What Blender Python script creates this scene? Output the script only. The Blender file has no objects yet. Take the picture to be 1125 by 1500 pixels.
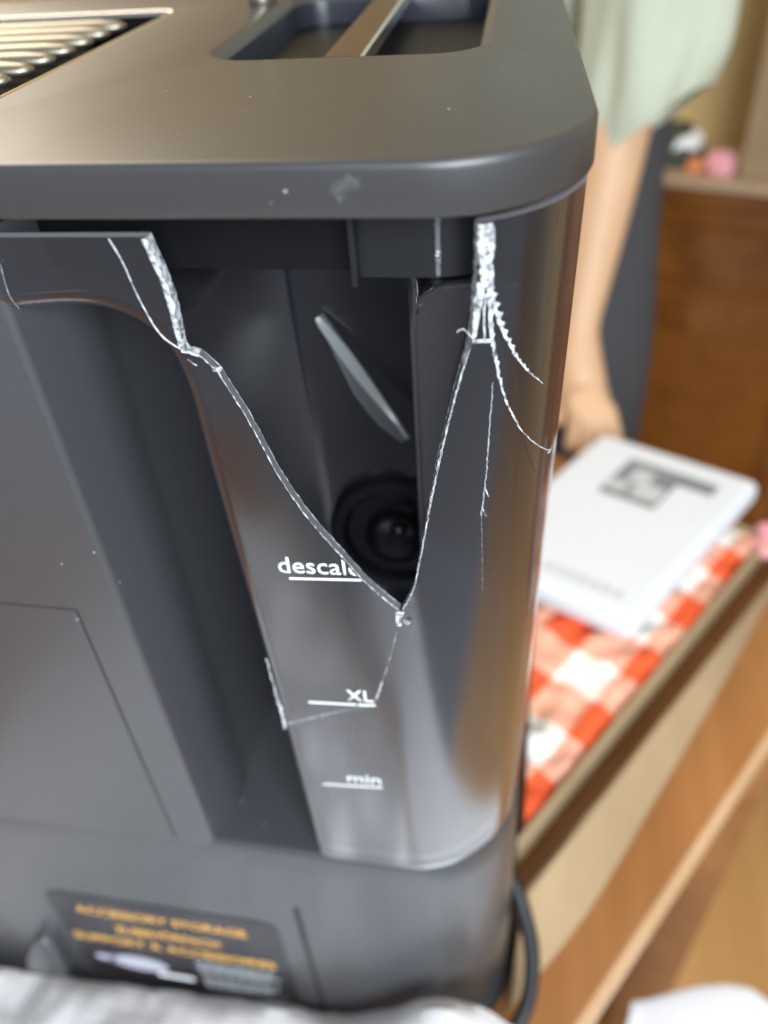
import bpy, bmesh, math, random
from mathutils import Vector, Matrix, noise
from mathutils.geometry import delaunay_2d_cdt

random.seed(7)
K = 0.0008            # one drawing unit = 0.8 mm
Z0 = 505.0            # table top lies at drawing height -505
def W(x, y, z): return Vector((x * K, y * K, (z + Z0) * K))

scene = bpy.context.scene
COL = scene.collection

# ---------------------------------------------------------------- camera
FPX = 1200.0
a, b, g = math.radians(39.59), math.radians(12.8), math.radians(-4.75)
RX = Matrix(((1, 0, 0), (0, math.cos(a), -math.sin(a)), (0, math.sin(a), math.cos(a))))
RY = Matrix(((math.cos(b), 0, math.sin(b)), (0, 1, 0), (-math.sin(b), 0, math.cos(b))))
RZ = Matrix(((math.cos(g), -math.sin(g), 0), (math.sin(g), math.cos(g), 0), (0, 0, 1)))
MC = RZ @ RX @ RY                       # columns: world right, down, depth seen from the camera
right = Vector((MC[0][0], MC[0][2], -MC[0][1]))
down = Vector((MC[1][0], MC[1][2], -MC[1][1]))
fwd = Vector((MC[2][0], MC[2][2], -MC[2][1]))
rot = Matrix((right, -down, -fwd)).transposed().to_4x4()
cam_d = bpy.data.cameras.new("camera")
cam = bpy.data.objects.new("camera", cam_d)
COL.objects.link(cam)
cam.matrix_world = Matrix.Translation(W(0, -160, 0)) @ rot
cam_d.sensor_fit = 'VERTICAL'
cam_d.sensor_height = 36.0
cam_d.lens = FPX / 1500.0 * 36.0
cam_d.clip_start = 0.01
cam_d.clip_end = 50
cam_d.dof.use_dof = True
cam_d.dof.focus_distance = 0.165
cam_d.dof.aperture_fstop = cam_d.lens / 3.7
scene.camera = cam

# ---------------------------------------------------------------- world and lamps (indoor daylight)
world = bpy.data.worlds.new("World")
scene.world = world
world.use_nodes = True
bg = world.node_tree.nodes["Background"]
bg.inputs[0].default_value = (0.86, 0.92, 1.0, 1)
bg.inputs[1].default_value = 0.40

def area(name, loc, target, sx, sy, power, col):
    d = bpy.data.lights.new(name, 'AREA')
    d.shape = 'RECTANGLE'; d.size = sx; d.size_y = sy
    d.energy = power; d.color = col
    o = bpy.data.objects.new(name, d); COL.objects.link(o)
    o.location = loc
    o.rotation_euler = (Vector(target) - Vector(loc)).to_track_quat('-Z', 'Y').to_euler()
    return o
area("window_light_back", (-0.80, 1.20, 1.17), (-0.1, 0.0, 0.36), 1.5, 1.05, 31, (1.0, 0.87, 0.71))
area("window_light_front", (0.38, -0.84, 0.68), (-0.05, -0.10, 0.0), 0.65, 0.7, 30, (0.84, 0.92, 1.0))
area("room_light_ceiling", (0.5, 0.1, 2.2), (0.2, 0.3, 0.1), 0.6, 0.6, 7, (1.0, 0.92, 0.80))

scene.view_settings.view_transform = 'Standard'
scene.view_settings.look = 'None'
scene.view_settings.exposure = 0.0
scene.view_settings.gamma = 1.0
scene.render.engine = 'CYCLES'
scene.cycles.use_denoising = True
scene.cycles.max_bounces = 9
scene.cycles.transparent_max_bounces = 24
scene.cycles.sample_clamp_indirect = 6.0

# ---------------------------------------------------------------- materials
MATS = {}
def nm(name):
    m = bpy.data.materials.new(name); m.use_nodes = True
    nt = m.node_tree
    return m, nt, nt.nodes, nt.links, nt.nodes["Principled BSDF"]

def coords(nd, lk, scale=(1, 1, 1), rotz=0.0):
    t = nd.new('ShaderNodeTexCoord'); mp = nd.new('ShaderNodeMapping')
    mp.inputs['Scale'].default_value = scale
    mp.inputs['Rotation'].default_value = (0, 0, rotz)
    lk.new(t.outputs['Object'], mp.inputs['Vector'])
    return mp.outputs['Vector']

def plastic(name, col, rough=0.4, spec=0.5, grain=900.0, bump=0.06, var=0.12, coat=0.0, metal=0.0, dust=False):
    m, nt, nd, lk, p = nm(name)
    v = coords(nd, lk)
    n1 = nd.new('ShaderNodeTexNoise'); n1.inputs['Scale'].default_value = 9; n1.inputs['Detail'].default_value = 6
    lk.new(v, n1.inputs['Vector'])
    mr = nd.new('ShaderNodeMapRange')
    mr.inputs['To Min'].default_value = rough * (1 - var); mr.inputs['To Max'].default_value = rough * (1 + var)
    lk.new(n1.outputs['Fac'], mr.inputs['Value']); lk.new(mr.outputs[0], p.inputs['Roughness'])
    mx = nd.new('ShaderNodeMixRGB'); mx.blend_type = 'MIX'
    mx.inputs[1].default_value = (*[c * 0.92 for c in col], 1); mx.inputs[2].default_value = (*[c * 1.08 for c in col], 1)
    lk.new(n1.outputs['Fac'], mx.inputs[0]); lk.new(mx.outputs[0], p.inputs['Base Color'])
    if dust:
        vo = nd.new('ShaderNodeTexVoronoi'); vo.inputs['Scale'].default_value = 400
        lk.new(v, vo.inputs['Vector'])
        sp = nd.new('ShaderNodeSeparateColor'); lk.new(vo.outputs['Color'], sp.inputs[0])
        r1 = nd.new('ShaderNodeMath'); r1.operation = 'MULTIPLY_ADD'; r1.inputs[1].default_value = 1.5; r1.inputs[2].default_value = -1.36
        lk.new(sp.outputs[0], r1.inputs[0])                      # speck radius varies, most cells have none
        lt = nd.new('ShaderNodeMath'); lt.operation = 'LESS_THAN'
        lk.new(vo.outputs['Distance'], lt.inputs[0]); lk.new(r1.outputs[0], lt.inputs[1])
        md_ = nd.new('ShaderNodeMixRGB'); md_.inputs[2].default_value = (0.34, 0.33, 0.31, 1)
        lk.new(lt.outputs[0], md_.inputs[0]); lk.new(mx.outputs[0], md_.inputs[1]); lk.new(md_.outputs[0], p.inputs['Base Color'])
    p.inputs['Specular IOR Level'].default_value = spec
    p.inputs['Metallic'].default_value = metal
    p.inputs['Coat Weight'].default_value = coat
    if bump:
        n2 = nd.new('ShaderNodeTexNoise'); n2.inputs['Scale'].default_value = grain; n2.inputs['Detail'].default_value = 2
        lk.new(v, n2.inputs['Vector'])
        bp = nd.new('ShaderNodeBump'); bp.inputs['Strength'].default_value = bump; bp.inputs['Distance'].default_value = 0.0004
        lk.new(n2.outputs['Fac'], bp.inputs['Height']); lk.new(bp.outputs[0], p.inputs['Normal'])
    MATS[name] = m
    return m

def flat(name, col, rough=0.6, spec=0.4, metal=0.0):
    m, nt, nd, lk, p = nm(name)
    p.inputs['Base Color'].default_value = (*col, 1); p.inputs['Roughness'].default_value = rough
    p.inputs['Specular IOR Level'].default_value = spec; p.inputs['Metallic'].default_value = metal
    MATS[name] = m
    return m

def clear(name, tint, ior=1.49, rough=0.03, haze=0.0, hazecol=(0.5, 0.5, 0.5)):
    """smoked transparent plastic: tinted see-through wall with a surface reflection"""
    m, nt, nd, lk, p = nm(name)
    nd.remove(p)
    out = nd["Material Output"]
    tr = nd.new('ShaderNodeBsdfTransparent'); tr.inputs[0].default_value = (*tint, 1)
    gl = nd.new('ShaderNodeBsdfGlossy'); gl.inputs['Roughness'].default_value = rough
    gl.inputs[0].default_value = (1, 1, 1, 1)
    lw = nd.new('ShaderNodeLayerWeight')          # symmetric for both faces of the wall
    lw.inputs['Blend'].default_value = 0.5
    # Schlick: f0 + (1-f0)*facing^5
    pw = nd.new('ShaderNodeMath'); pw.operation = 'POWER'; pw.inputs[1].default_value = 2.8
    lk.new(lw.outputs['Facing'], pw.inputs[0])
    mr = nd.new('ShaderNodeMapRange'); mr.inputs['To Min'].default_value = 0.055; mr.inputs['To Max'].default_value = 1.0
    lk.new(pw.outputs[0], mr.inputs['Value'])
    mx = nd.new('ShaderNodeMixShader')
    lk.new(mr.outputs[0], mx.inputs[0]); lk.new(tr.outputs[0], mx.inputs[1]); lk.new(gl.outputs[0], mx.inputs[2])
    last = mx.outputs[0]
    if haze:
        df = nd.new('ShaderNodeBsdfDiffuse'); df.inputs[0].default_value = (*hazecol, 1)
        m2 = nd.new('ShaderNodeMixShader'); m2.inputs[0].default_value = haze
        lk.new(last, m2.inputs[1]); lk.new(df.outputs[0], m2.inputs[2]); last = m2.outputs[0]
    lk.new(last, out.inputs['Surface'])
    MATS[name] = m
    return m

def frosted(name):
    """broken plastic edge: whitish, crystalline, glittering"""
    m, nt, nd, lk, p = nm(name)
    v = coords(nd, lk)
    n = nd.new('ShaderNodeTexNoise'); n.inputs['Scale'].default_value = 900; n.inputs['Detail'].default_value = 5
    lk.new(v, n.inputs['Vector'])
    cr = nd.new('ShaderNodeValToRGB')
    cr.color_ramp.elements[0].position = 0.36; cr.color_ramp.elements[0].color = (0.11, 0.115, 0.12, 1)
    cr.color_ramp.elements[1].position = 0.62; cr.color_ramp.elements[1].color = (0.66, 0.68, 0.69, 1)
    lk.new(n.outputs['Fac'], cr.inputs[0]); lk.new(cr.outputs[0], p.inputs['Base Color'])
    p.inputs['Roughness'].default_value = 0.22; p.inputs['Specular IOR Level'].default_value = 0.7
    bp = nd.new('ShaderNodeBump'); bp.inputs['Strength'].default_value = 0.45; bp.inputs['Distance'].default_value = 0.0006
    lk.new(n.outputs['Fac'], bp.inputs['Height']); lk.new(bp.outputs[0], p.inputs['Normal'])
    MATS[name] = m
    return m

def wood(name, c1, c2, rough=0.4, ang=0.0, scale=9.0, coat=0.0):
    m, nt, nd, lk, p = nm(name)
    v = coords(nd, lk, (scale, scale * 0.10, scale), ang)
    n = nd.new('ShaderNodeTexNoise'); n.inputs['Scale'].default_value = 3.0; n.inputs['Detail'].default_value = 8
    n.inputs['Distortion'].default_value = 0.8
    lk.new(v, n.inputs['Vector'])
    cr = nd.new('ShaderNodeValToRGB')
    cr.color_ramp.elements[0].position = 0.32; cr.color_ramp.elements[0].color = (*c1, 1)
    cr.color_ramp.elements[1].position = 0.68; cr.color_ramp.elements[1].color = (*c2, 1)
    lk.new(n.outputs['Fac'], cr.inputs[0]); lk.new(cr.outputs[0], p.inputs['Base Color'])
    p.inputs['Roughness'].default_value = rough; p.inputs['Coat Weight'].default_value = coat
    MATS[name] = m
    return m

def mottled(name, c1, c2, scale=30, rough=0.8, bump=0.2, dist=0.001):
    m, nt, nd, lk, p = nm(name)
    v = coords(nd, lk)
    n = nd.new('ShaderNodeTexNoise'); n.inputs['Scale'].default_value = scale; n.inputs['Detail'].default_value = 6
    lk.new(v, n.inputs['Vector'])
    mx = nd.new('ShaderNodeMixRGB'); mx.inputs[1].default_value = (*c1, 1); mx.inputs[2].default_value = (*c2, 1)
    lk.new(n.outputs['Fac'], mx.inputs[0]); lk.new(mx.outputs[0], p.inputs['Base Color'])
    p.inputs['Roughness'].default_value = rough
    bp = nd.new('ShaderNodeBump'); bp.inputs['Strength'].default_value = bump; bp.inputs['Distance'].default_value = dist
    lk.new(n.outputs['Fac'], bp.inputs['Height']); lk.new(bp.outputs[0], p.inputs['Normal'])
    MATS[name] = m
    return m

def gingham(name, period, ang):
    m, nt, nd, lk, p = nm(name)
    v = coords(nd, lk, (1, 1, 1), ang)
    sx = nd.new('ShaderNodeSeparateXYZ'); lk.new(v, sx.inputs[0])
    fac = []
    for ax in (0, 1):
        md = nd.new('ShaderNodeMath'); md.operation = 'DIVIDE'; md.inputs[1].default_value = period
        lk.new(sx.outputs[ax], md.inputs[0])
        fr = nd.new('ShaderNodeMath'); fr.operation = 'FRACT'; lk.new(md.outputs[0], fr.inputs[0])
        gt = nd.new('ShaderNodeMath'); gt.operation = 'GREATER_THAN'; gt.inputs[1].default_value = 0.5
        lk.new(fr.outputs[0], gt.inputs[0])
        ml = nd.new('ShaderNodeMath'); ml.operation = 'MULTIPLY'; ml.inputs[1].default_value = 0.5
        lk.new(gt.outputs[0], ml.inputs[0]); fac.append(ml.outputs[0])
    ad = nd.new('ShaderNodeMath'); ad.operation = 'ADD'; lk.new(fac[0], ad.inputs[0]); lk.new(fac[1], ad.inputs[1])
    cr = nd.new('ShaderNodeValToRGB')
    cr.color_ramp.elements[0].color = (0.80, 0.76, 0.70, 1)
    cr.color_ramp.elements[1].color = (0.72, 0.09, 0.02, 1)
    e = cr.color_ramp.elements.new(0.5); e.color = (0.74, 0.36, 0.24, 1)
    lk.new(ad.outputs[0], cr.inputs[0]); lk.new(cr.outputs[0], p.inputs['Base Color'])
    p.inputs['Roughness'].default_value = 0.85
    MATS[name] = m
    return m

plastic('body_plastic', (0.048, 0.049, 0.053), 0.30, 0.8, var=0.22, dust=True)
plastic('lid_plastic', (0.034, 0.033, 0.033), 0.38, 0.7, bump=0.05, var=0.22, dust=True)
plastic('pocket_plastic', (0.018, 0.020, 0.028), 0.28, 0.5, bump=0.02)
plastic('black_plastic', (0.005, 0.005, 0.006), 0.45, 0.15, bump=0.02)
plastic('gloss_black', (0.003, 0.003, 0.004), 0.30, 0.5, bump=0.0)
plastic('bronze', (0.10, 0.056, 0.038), 0.32, 0.6, bump=0.0, metal=0.6)
plastic('chrome', (0.80, 0.78, 0.74), 0.14, 0.5, bump=0.0, metal=1.0)
plastic('satin_steel', (0.30, 0.275, 0.21), 0.33, 0.5, bump=0.0, metal=0.85)
plastic('inner_brown', (0.026, 0.024, 0.025), 0.35, 0.5, bump=0.0)
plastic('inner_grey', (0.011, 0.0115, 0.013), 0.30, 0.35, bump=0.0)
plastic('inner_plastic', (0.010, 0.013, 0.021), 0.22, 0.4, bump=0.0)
clear("smoke_side", (0.58, 0.575, 0.61), rough=0.38, haze=0.006, hazecol=(0.5, 0.5, 0.55))
clear('smoke', (0.58, 0.575, 0.61), rough=0.14, haze=0.012, hazecol=(0.55, 0.55, 0.60))
clear('smoke_brown', (0.56, 0.55, 0.57), rough=0.10, haze=0.04, hazecol=(0.40, 0.37, 0.37))
clear('clear_film', (0.93, 0.93, 0.93), rough=0.34, haze=0.50, hazecol=(0.86, 0.84, 0.83))
clear('reflection_haze', (0.80, 0.81, 0.82), rough=0.3, haze=0.03, hazecol=(0.6, 0.62, 0.62))
clear('reflection_pale', (0.80, 0.81, 0.82), rough=0.3, haze=0.17, hazecol=(0.62, 0.66, 0.62))  # pale tints for the piece that stands in for a reflection
frosted('frost')
clear('rim_clear', (0.6, 0.6, 0.6), rough=0.15, haze=0.45, hazecol=(0.45, 0.45, 0.46))
def crack_mat(name, top=0.92, scale=650, low=0.12):
    m, nt, nd, lk, p = nm(name)
    v = coords(nd, lk)
    n = nd.new('ShaderNodeTexNoise'); n.inputs['Scale'].default_value = scale; n.inputs['Detail'].default_value = 6
    lk.new(v, n.inputs['Vector'])
    mr = nd.new('ShaderNodeMapRange'); mr.inputs['From Min'].default_value = 0.33; mr.inputs['From Max'].default_value = 0.60
    mr.inputs['To Min'].default_value = low; mr.inputs['To Max'].default_value = top
    lk.new(n.outputs['Fac'], mr.inputs['Value'])
    p.inputs['Base Color'].default_value = (0.64, 0.66, 0.67, 1); p.inputs['Roughness'].default_value = 0.3
    lk.new(mr.outputs[0], p.inputs['Alpha'])
    MATS[name] = m
crack_mat('crack_white'); crack_mat('crack_faint', 0.42); crack_mat('smudge', 0.07, 420, 0.0)
clear('edge_glass', (0.55, 0.56, 0.58), rough=0.10, haze=0.16, hazecol=(0.62, 0.64, 0.66))
flat('print_white', (0.86, 0.88, 0.88), 0.5)
flat('print_orange', (0.80, 0.42, 0.10), 0.5)
flat('print_grey', (0.42, 0.44, 0.46), 0.5)
flat('print_lilac', (0.42, 0.40, 0.50), 0.5)
plastic('sticker_black', (0.014, 0.014, 0.017), 0.30, 0.5, bump=0.0)
flat('rubber', (0.012, 0.012, 0.013), 0.55)
mottled('foam', (0.76, 0.77, 0.80), (0.82, 0.83, 0.86), 60, 0.75, 0.3)
mottled('carton_white', (0.62, 0.64, 0.66), (0.67, 0.68, 0.70), 14, 0.55, 0.05)
mottled('reflector_white', (0.86, 0.87, 0.88), (0.90, 0.91, 0.92), 90, 0.8, 0.3)
mottled('carton_brown', (0.24, 0.155, 0.080), (0.42, 0.30, 0.165), 16, 0.85, 0.15)
mottled('carton_grey_print', (0.13, 0.14, 0.14), (0.24, 0.25, 0.25), 60, 0.6, 0.0)
mottled('carton_light_print', (0.42, 0.43, 0.43), (0.52, 0.53, 0.53), 60, 0.6, 0.0)
mottled('shirt_cloth', (0.44, 0.47, 0.35), (0.54, 0.57, 0.44), 25, 0.9, 0.3)
mottled('trouser_cloth', (0.055, 0.055, 0.060), (0.070, 0.070, 0.076), 25, 0.9, 0.3)
mottled('skin', (0.56, 0.32, 0.175), (0.72, 0.46, 0.27), 24, 0.5, 0.1)
mottled('hair', (0.02, 0.014, 0.01), (0.04, 0.03, 0.02), 60, 0.6, 0.5)
mottled('wall_paint', (0.50, 0.36, 0.16), (0.55, 0.40, 0.18), 4, 0.8, 0.05)
mottled('pink_petal', (0.72, 0.25, 0.28), (0.80, 0.40, 0.42), 60, 0.7, 0.2)
mottled('orange_petal', (0.70, 0.20, 0.06), (0.75, 0.28, 0.10), 60, 0.7, 0.2)
mottled('dark_leaf', (0.03, 0.035, 0.02), (0.06, 0.06, 0.035), 60, 0.7, 0.2)
mottled('paper', (0.78, 0.77, 0.74), (0.84, 0.83, 0.80), 20, 0.8, 0.2)
TA = math.radians(-33)
wood('table_wood', (0.26, 0.098, 0.026), (0.36, 0.155, 0.048), 0.35, -TA, 8, 0.2)
wood('table_edge_wood', (0.46, 0.27, 0.14), (0.55, 0.35, 0.20), 0.4, -TA, 8)
wood('floor_wood', (0.50, 0.26, 0.085), (0.62, 0.35, 0.13), 0.35, -TA, 4)
wood('cabinet_wood', (0.18, 0.056, 0.008), (0.23, 0.078, 0.012), 0.3, 0, 6, 0.3)
wood('cabinet_rail', (0.14, 0.042, 0.007), (0.22, 0.080, 0.014), 0.3, 0, 6, 0.3)
wood('cabinet_top', (0.40, 0.28, 0.17), (0.48, 0.34, 0.21), 0.4, 0, 6)

# ---------------------------------------------------------------- object helpers
def empty(name, x, y, z):
    o = bpy.data.objects.new(name, None); COL.objects.link(o)
    o.location = W(x, y, z); o.empty_display_size = 0.02
    return o
def tag(o, label=None, cat=None, group=None, kind=None):
    if label: o['label'] = label
    if cat: o['category'] = cat
    if group: o['group'] = group
    if kind: o['kind'] = kind
    return o
ROOTM = {}
def mat_of(o):
    return ROOTM.get(o.name) or Matrix.Translation(o.location)
def put(o, parent):
    COL.objects.link(o)
    if parent is not None:
        o.parent = parent
        top = parent
        while top.parent: top = top.parent
        # every mesh keeps world coordinates in its vertices
        o.matrix_parent_inverse = Matrix.Translation(top.location).inverted() if parent == top else Matrix.Identity(4)
    return o
def finish(name, bm, mat, parent=None, smooth=False, sharp=None):
    me = bpy.data.meshes.new(name)
    bmesh.ops.recalc_face_normals(bm, faces=bm.faces)
    bm.to_mesh(me); bm.free()
    mats = mat if isinstance(mat, (list, tuple)) else [mat]
    for mm in mats: me.materials.append(MATS[mm])
    if smooth:
        for p in me.polygons: p.use_smooth = True
        if sharp:
            me.set_sharp_from_angle(angle=math.radians(sharp))
    o = bpy.data.objects.new(name, me)
    return put(o, parent)
def bevel(o, w, seg=3, ang=35):
    md = o.modifiers.new('bevel', 'BEVEL'); md.width = w * K; md.segments = seg
    md.limit_method = 'ANGLE'; md.angle_limit = math.radians(ang)
    return o
def solidify(o, t, rim=False, offset=-1):
    md = o.modifiers.new('wall', 'SOLIDIFY'); md.thickness = t * K; md.offset = offset
    es = o.modifiers.new('split', 'EDGE_SPLIT'); es.split_angle = math.radians(45)
    if rim: md.material_offset_rim = 1
    return o
def box(bm, x0, x1, y0, y1, z0, z1):
    v = [bm.verts.new(W(x, y, z)) for x in (x0, x1) for y in (y0, y1) for z in (z0, z1)]
    for f in ((0, 1, 3, 2), (4, 6, 7, 5), (0, 4, 5, 1), (2, 3, 7, 6), (0, 2, 6, 4), (1, 5, 7, 3)):
        bm.faces.new([v[i] for i in f])
    return v
def obox(name, mat, parent, x0, x1, y0, y1, z0, z1, bv=0.0, rotz=0.0, org=(0, 0)):
    bm = bmesh.new(); v = box(bm, x0, x1, y0, y1, z0, z1)
    if rotz:
        bmesh.ops.rotate(bm, verts=bm.verts, cent=W(org[0], org[1], 0), matrix=Matrix.Rotation(rotz, 3, 'Z'))
    o = finish(name, bm, mat, parent)
    if bv: bevel(o, bv)
    return o
def loft(bm, rings, close=True, cap0=False, cap1=False):
    vs = [[bm.verts.new(p) for p in r] for r in rings]
    n = len(vs[0])
    for i in range(len(vs) - 1):
        for j in range(n if close else n - 1):
            k = (j + 1) % n
            bm.faces.new((vs[i][j], vs[i][k], vs[i + 1][k], vs[i + 1][j]))
    if cap0: bm.faces.new(vs[0][::-1])
    if cap1: bm.faces.new(vs[-1])
    return vs
def tube(bm, pts, r, n=10):
    """pts: list of Vectors (world); r radius in units or list"""
    rings = []
    up = Vector((0.13, 0.2, 1)).normalized()
    for i, p in enumerate(pts):
        d = (pts[min(i + 1, len(pts) - 1)] - pts[max(i - 1, 0)]).normalized()
        s = d.cross(up).normalized(); t = s.cross(d).normalized()
        rr = (r[i] if isinstance(r, (list, tuple)) else r) * K
        rings.append([p + (s * math.cos(q) + t * math.sin(q)) * rr for q in [2 * math.pi * j / n for j in range(n)]])
    loft(bm, rings, True, True, True)
def disc_lathe(bm, c, axis, prof, n=28):
    """prof: (radius, height) units along axis from c (world vec)"""
    ax = Vector(axis).normalized(); s = ax.orthogonal().normalized(); t = ax.cross(s)
    rings = [[c + ax * (h * K) + (s * math.cos(q) + t * math.sin(q)) * (r * K) for q in [2 * math.pi * j / n for j in range(n)]] for r, h in prof]
    loft(bm, rings, True, True, True)

def spline(pts, step):
    """resample a polyline at about 'step' units with Catmull-Rom"""
    out = []
    for i in range(len(pts) - 1):
        p0 = pts[max(i - 1, 0)]; p1 = pts[i]; p2 = pts[i + 1]; p3 = pts[min(i + 2, len(pts) - 1)]
        L = math.dist(p1, p2); n = max(1, int(round(L / step)))
        for k in range(n):
            t = k / n
            out.append(tuple(0.5 * ((2 * p1[c]) + (-p0[c] + p2[c]) * t + (2 * p0[c] - 5 * p1[c] + 4 * p2[c] - p3[c]) * t * t
                                    + (-p0[c] + 3 * p1[c] - 3 * p2[c] + p3[c]) * t ** 3) for c in range(len(p1))))
    out.append(tuple(pts[-1]))
    return out

def sheet(name, loop, y, t, mat, parent):
    bm = bmesh.new()
    r = [[W(x, y0, z) for x, z in loop] for y0 in (y, y - t)]
    loft(bm, r, True, True, True)
    return finish(name, bm, mat, parent)
def ell(cx, cz, rx, rz, n=20): return [(cx + rx * math.cos(2 * math.pi * i / n), cz + rz * math.sin(2 * math.pi * i / n)) for i in range(n)]
# ---------------------------------------------------------------- setting: floor, table, wall
def edge_line(t):            # table edge runs along the direction (0.56, 0.83)
    return (46 + 0.545 * t, 18 + 0.838 * t)
bm = bmesh.new(); box(bm, -2500, 3500, -560, 3500, -1452, -1442)
tag(finish('floor', bm, 'floor_wood'), kind='structure')

tag(obox('wall', 'wall_paint', None, -3000, 3500, 1180, 1200, -1441, 1900, 0, math.radians(-20), (178, 1010)), kind='structure')

# table: its long edge passes the right of the machine
d = Vector((0.545, 0.838)).normalized(); nrm = Vector((d.y, -d.x))
O = Vector((46, 18))
def tp(al, ac): return O + d * al + nrm * ac
tbl = empty('wooden_table', *tp(-130, -500), -1442)
tag(tbl, 'orange brown wooden table under the coffee machine and the cloth tray', 'table')
bm = bmesh.new()
tp_pts = [tp(-700, -1.2), tp(430, -1.2), tp(430, -1100), tp(-700, -1100)]
vt = [bm.verts.new(W(p.x, p.y, -505)) for p in tp_pts]; vb = [bm.verts.new(W(p.x, p.y, -540)) for p in tp_pts]
bm.faces.new(vt); bm.faces.new(vb[::-1])
for i in range(4): bm.faces.new((vt[i], vt[(i + 1) % 4], vb[(i + 1) % 4], vb[i]))
finish('tabletop', bm, 'table_wood', tbl)
bm = bmesh.new()
prof = [(-1.2, -505.6), (0.5, -505.2), (3.2, -506.5), (4.6, -510), (4.8, -520), (3.6, -536), (-1.2, -539)]
r0 = []; 
for al in (-700, 430):
    r0.append([W(tp(al, o).x, tp(al, o).y, z) for o, z in prof])
loft(bm, r0, True, True, True)
finish('edge_moulding', bm, 'table_edge_wood', tbl, True, 40)
for al, ac in ((-640, -60), (370, -60), (370, -1040), (-640, -1040)):
    c = tp(al, ac)
    bm = bmesh.new()
    loft(bm, [[W(c.x + r * sx, c.y + r * sy, z) for sx, sy in ((-1, -1), (1, -1), (1, 1), (-1, 1))] for r, z in ((32, -1442), (44, -541))], True, True, True)
    finish('leg', bm, 'table_wood', tbl)

# ================================================================= COFFEE MACHINE
mach = empty('coffee_machine', -140, 90, -505)
tag(mach, 'dark grey plastic coffee machine with thick flat lid and storage sticker', 'coffee machine')
SIDE = 0.055
def outline(off=0.0, x0=-335.0, yf=-3.0, yb=230.0, xc=-25.0, R=35.0, RL=26.0, n=20):
    """plan outline (counter-clockwise from the front left), inset by off"""
    R2 = R - off; RL2 = max(RL - off, 1)
    pts = []
    cx, cy = x0 + RL, yf + RL
    for i in range(9):
        q = math.pi + (math.pi / 2) * i / 8
        pts.append((cx + RL2 * math.cos(q), cy + RL2 * math.sin(q)))
    for x in range(int(x0 + RL) + 20, int(xc), 30): pts.append((x, yf + off))
    for i in range(n + 1):
        q = -math.pi / 2 + (math.pi / 2) * i / n
        pts.append((xc + R2 * math.cos(q), yf + R + R2 * math.sin(q)))
    xr = xc + R2
    for k in range(1, 5):
        yy = yf + R + (yb - 14 - yf - R) * k / 4
        pts.append((xr - SIDE * (yy - yf - R), yy))
    xr2 = pts[-1][0]
    pts.append((xr2 - 5, yb - 4 - off)); pts.append((xr2 - 14, yb - off))
    pts.append((x0 + 14, yb - off)); pts.append((x0 + 5, yb - 4 - off)); pts.append((x0 + off, yb - 14))
    pts.append((x0 + off, yf + RL + 60))
    return pts

def rrect(x0, x1, y0, y1, r, n=8, skew=0.0):
    pts = []
    for cx, cy, q0 in ((x1 - r, y0 + r, -90), (x1 - r, y1 - r, 0), (x0 + r, y1 - r, 90), (x0 + r, y0 + r, 180)):
        for i in range(n + 1):
            q = math.radians(q0 + 90 * i / n)
            pts.append((cx + r * math.cos(q), cy + r * math.sin(q)))
    return [(x + skew * (y - y0), y) for x, y in pts]

ZT, ZB = -47.2, -58.6
# pocket and grille openings in the lid
PK = (-98.0, -21.0, 94.0, 215.0)
def pocket(off): return rrect(PK[0] - off, PK[1] + off, PK[2] - off, PK[3] + off, 13 + off, 8, -0.035)
GR = (-278.0, -143.5, 30.0, 190.0)
def grille(off): return rrect(GR[0] - off, GR[1] + off, GR[2] - off, GR[3] + off, 5 + max(off, 0), 5)

bm = bmesh.new()
lip = [(3.0, 0.0), (1.6, 0.0), (1.3, -0.03), (0.7, -0.22), (0.2, -0.75), (0.0, -1.4), (0.0, -1.9), (0.0, ZB - ZT + 1.2), (0.5, ZB - ZT + 0.3), (1.4, ZB - ZT)]
rings = [[W(x, y, ZT + dz) for x, y in outline(o)] for o, dz in lip]
loft(bm, rings, True)
# pocket lip: rolls softly down into the pocket
plip = [(4.4, 0.0), (3.1, -0.3), (1.8, -0.95), (0.7, -2.0), (0.0, -3.6)]
loft(bm, [[W(x, y, ZT + dz) for x, y in pocket(o)] for o, dz in plip], True)
glip = [(2.6, 0.0), (0.0, -0.5)]
loft(bm, [[W(x, y, ZT + dz) for x, y in grille(o)] for o, dz in glip], True)
# top face with two openings
P = outline(3.0); Q = pocket(4.4); G = grille(2.6)
verts = []; edges = []
for loop in (P, Q, G):
    s = len(verts); verts += [Vector(p) for p in loop]
    edges += [(s + i, s + (i + 1) % len(loop)) for i in range(len(loop))]
def inside(p, loop):
    c = False
    for i in range(len(loop)):
        x1, y1 = loop[i]; x2, y2 = loop[i - 1]
        if (y1 > p[1]) != (y2 > p[1]) and p[0] < (x2 - x1) * (p[1] - y1) / (y2 - y1) + x1: c = not c
    return c
ov, oe, of, *_ = delaunay_2d_cdt(verts, edges, [], 0, 1e-5)
bv = [bm.verts.new(W(p.x, p.y, ZT)) for p in ov]
for f in of:
    c = sum((ov[i] for i in f), Vector((0, 0))) / len(f)
    if inside(c, P) and not inside(c, Q) and not inside(c, G):
        bm.faces.new([bv[i] for i in f])
bmesh.ops.remove_doubles(bm, verts=bm.verts, dist=0.02 * K)
lid = finish('lid', bm, 'lid_plastic', mach, True, 50)

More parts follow.
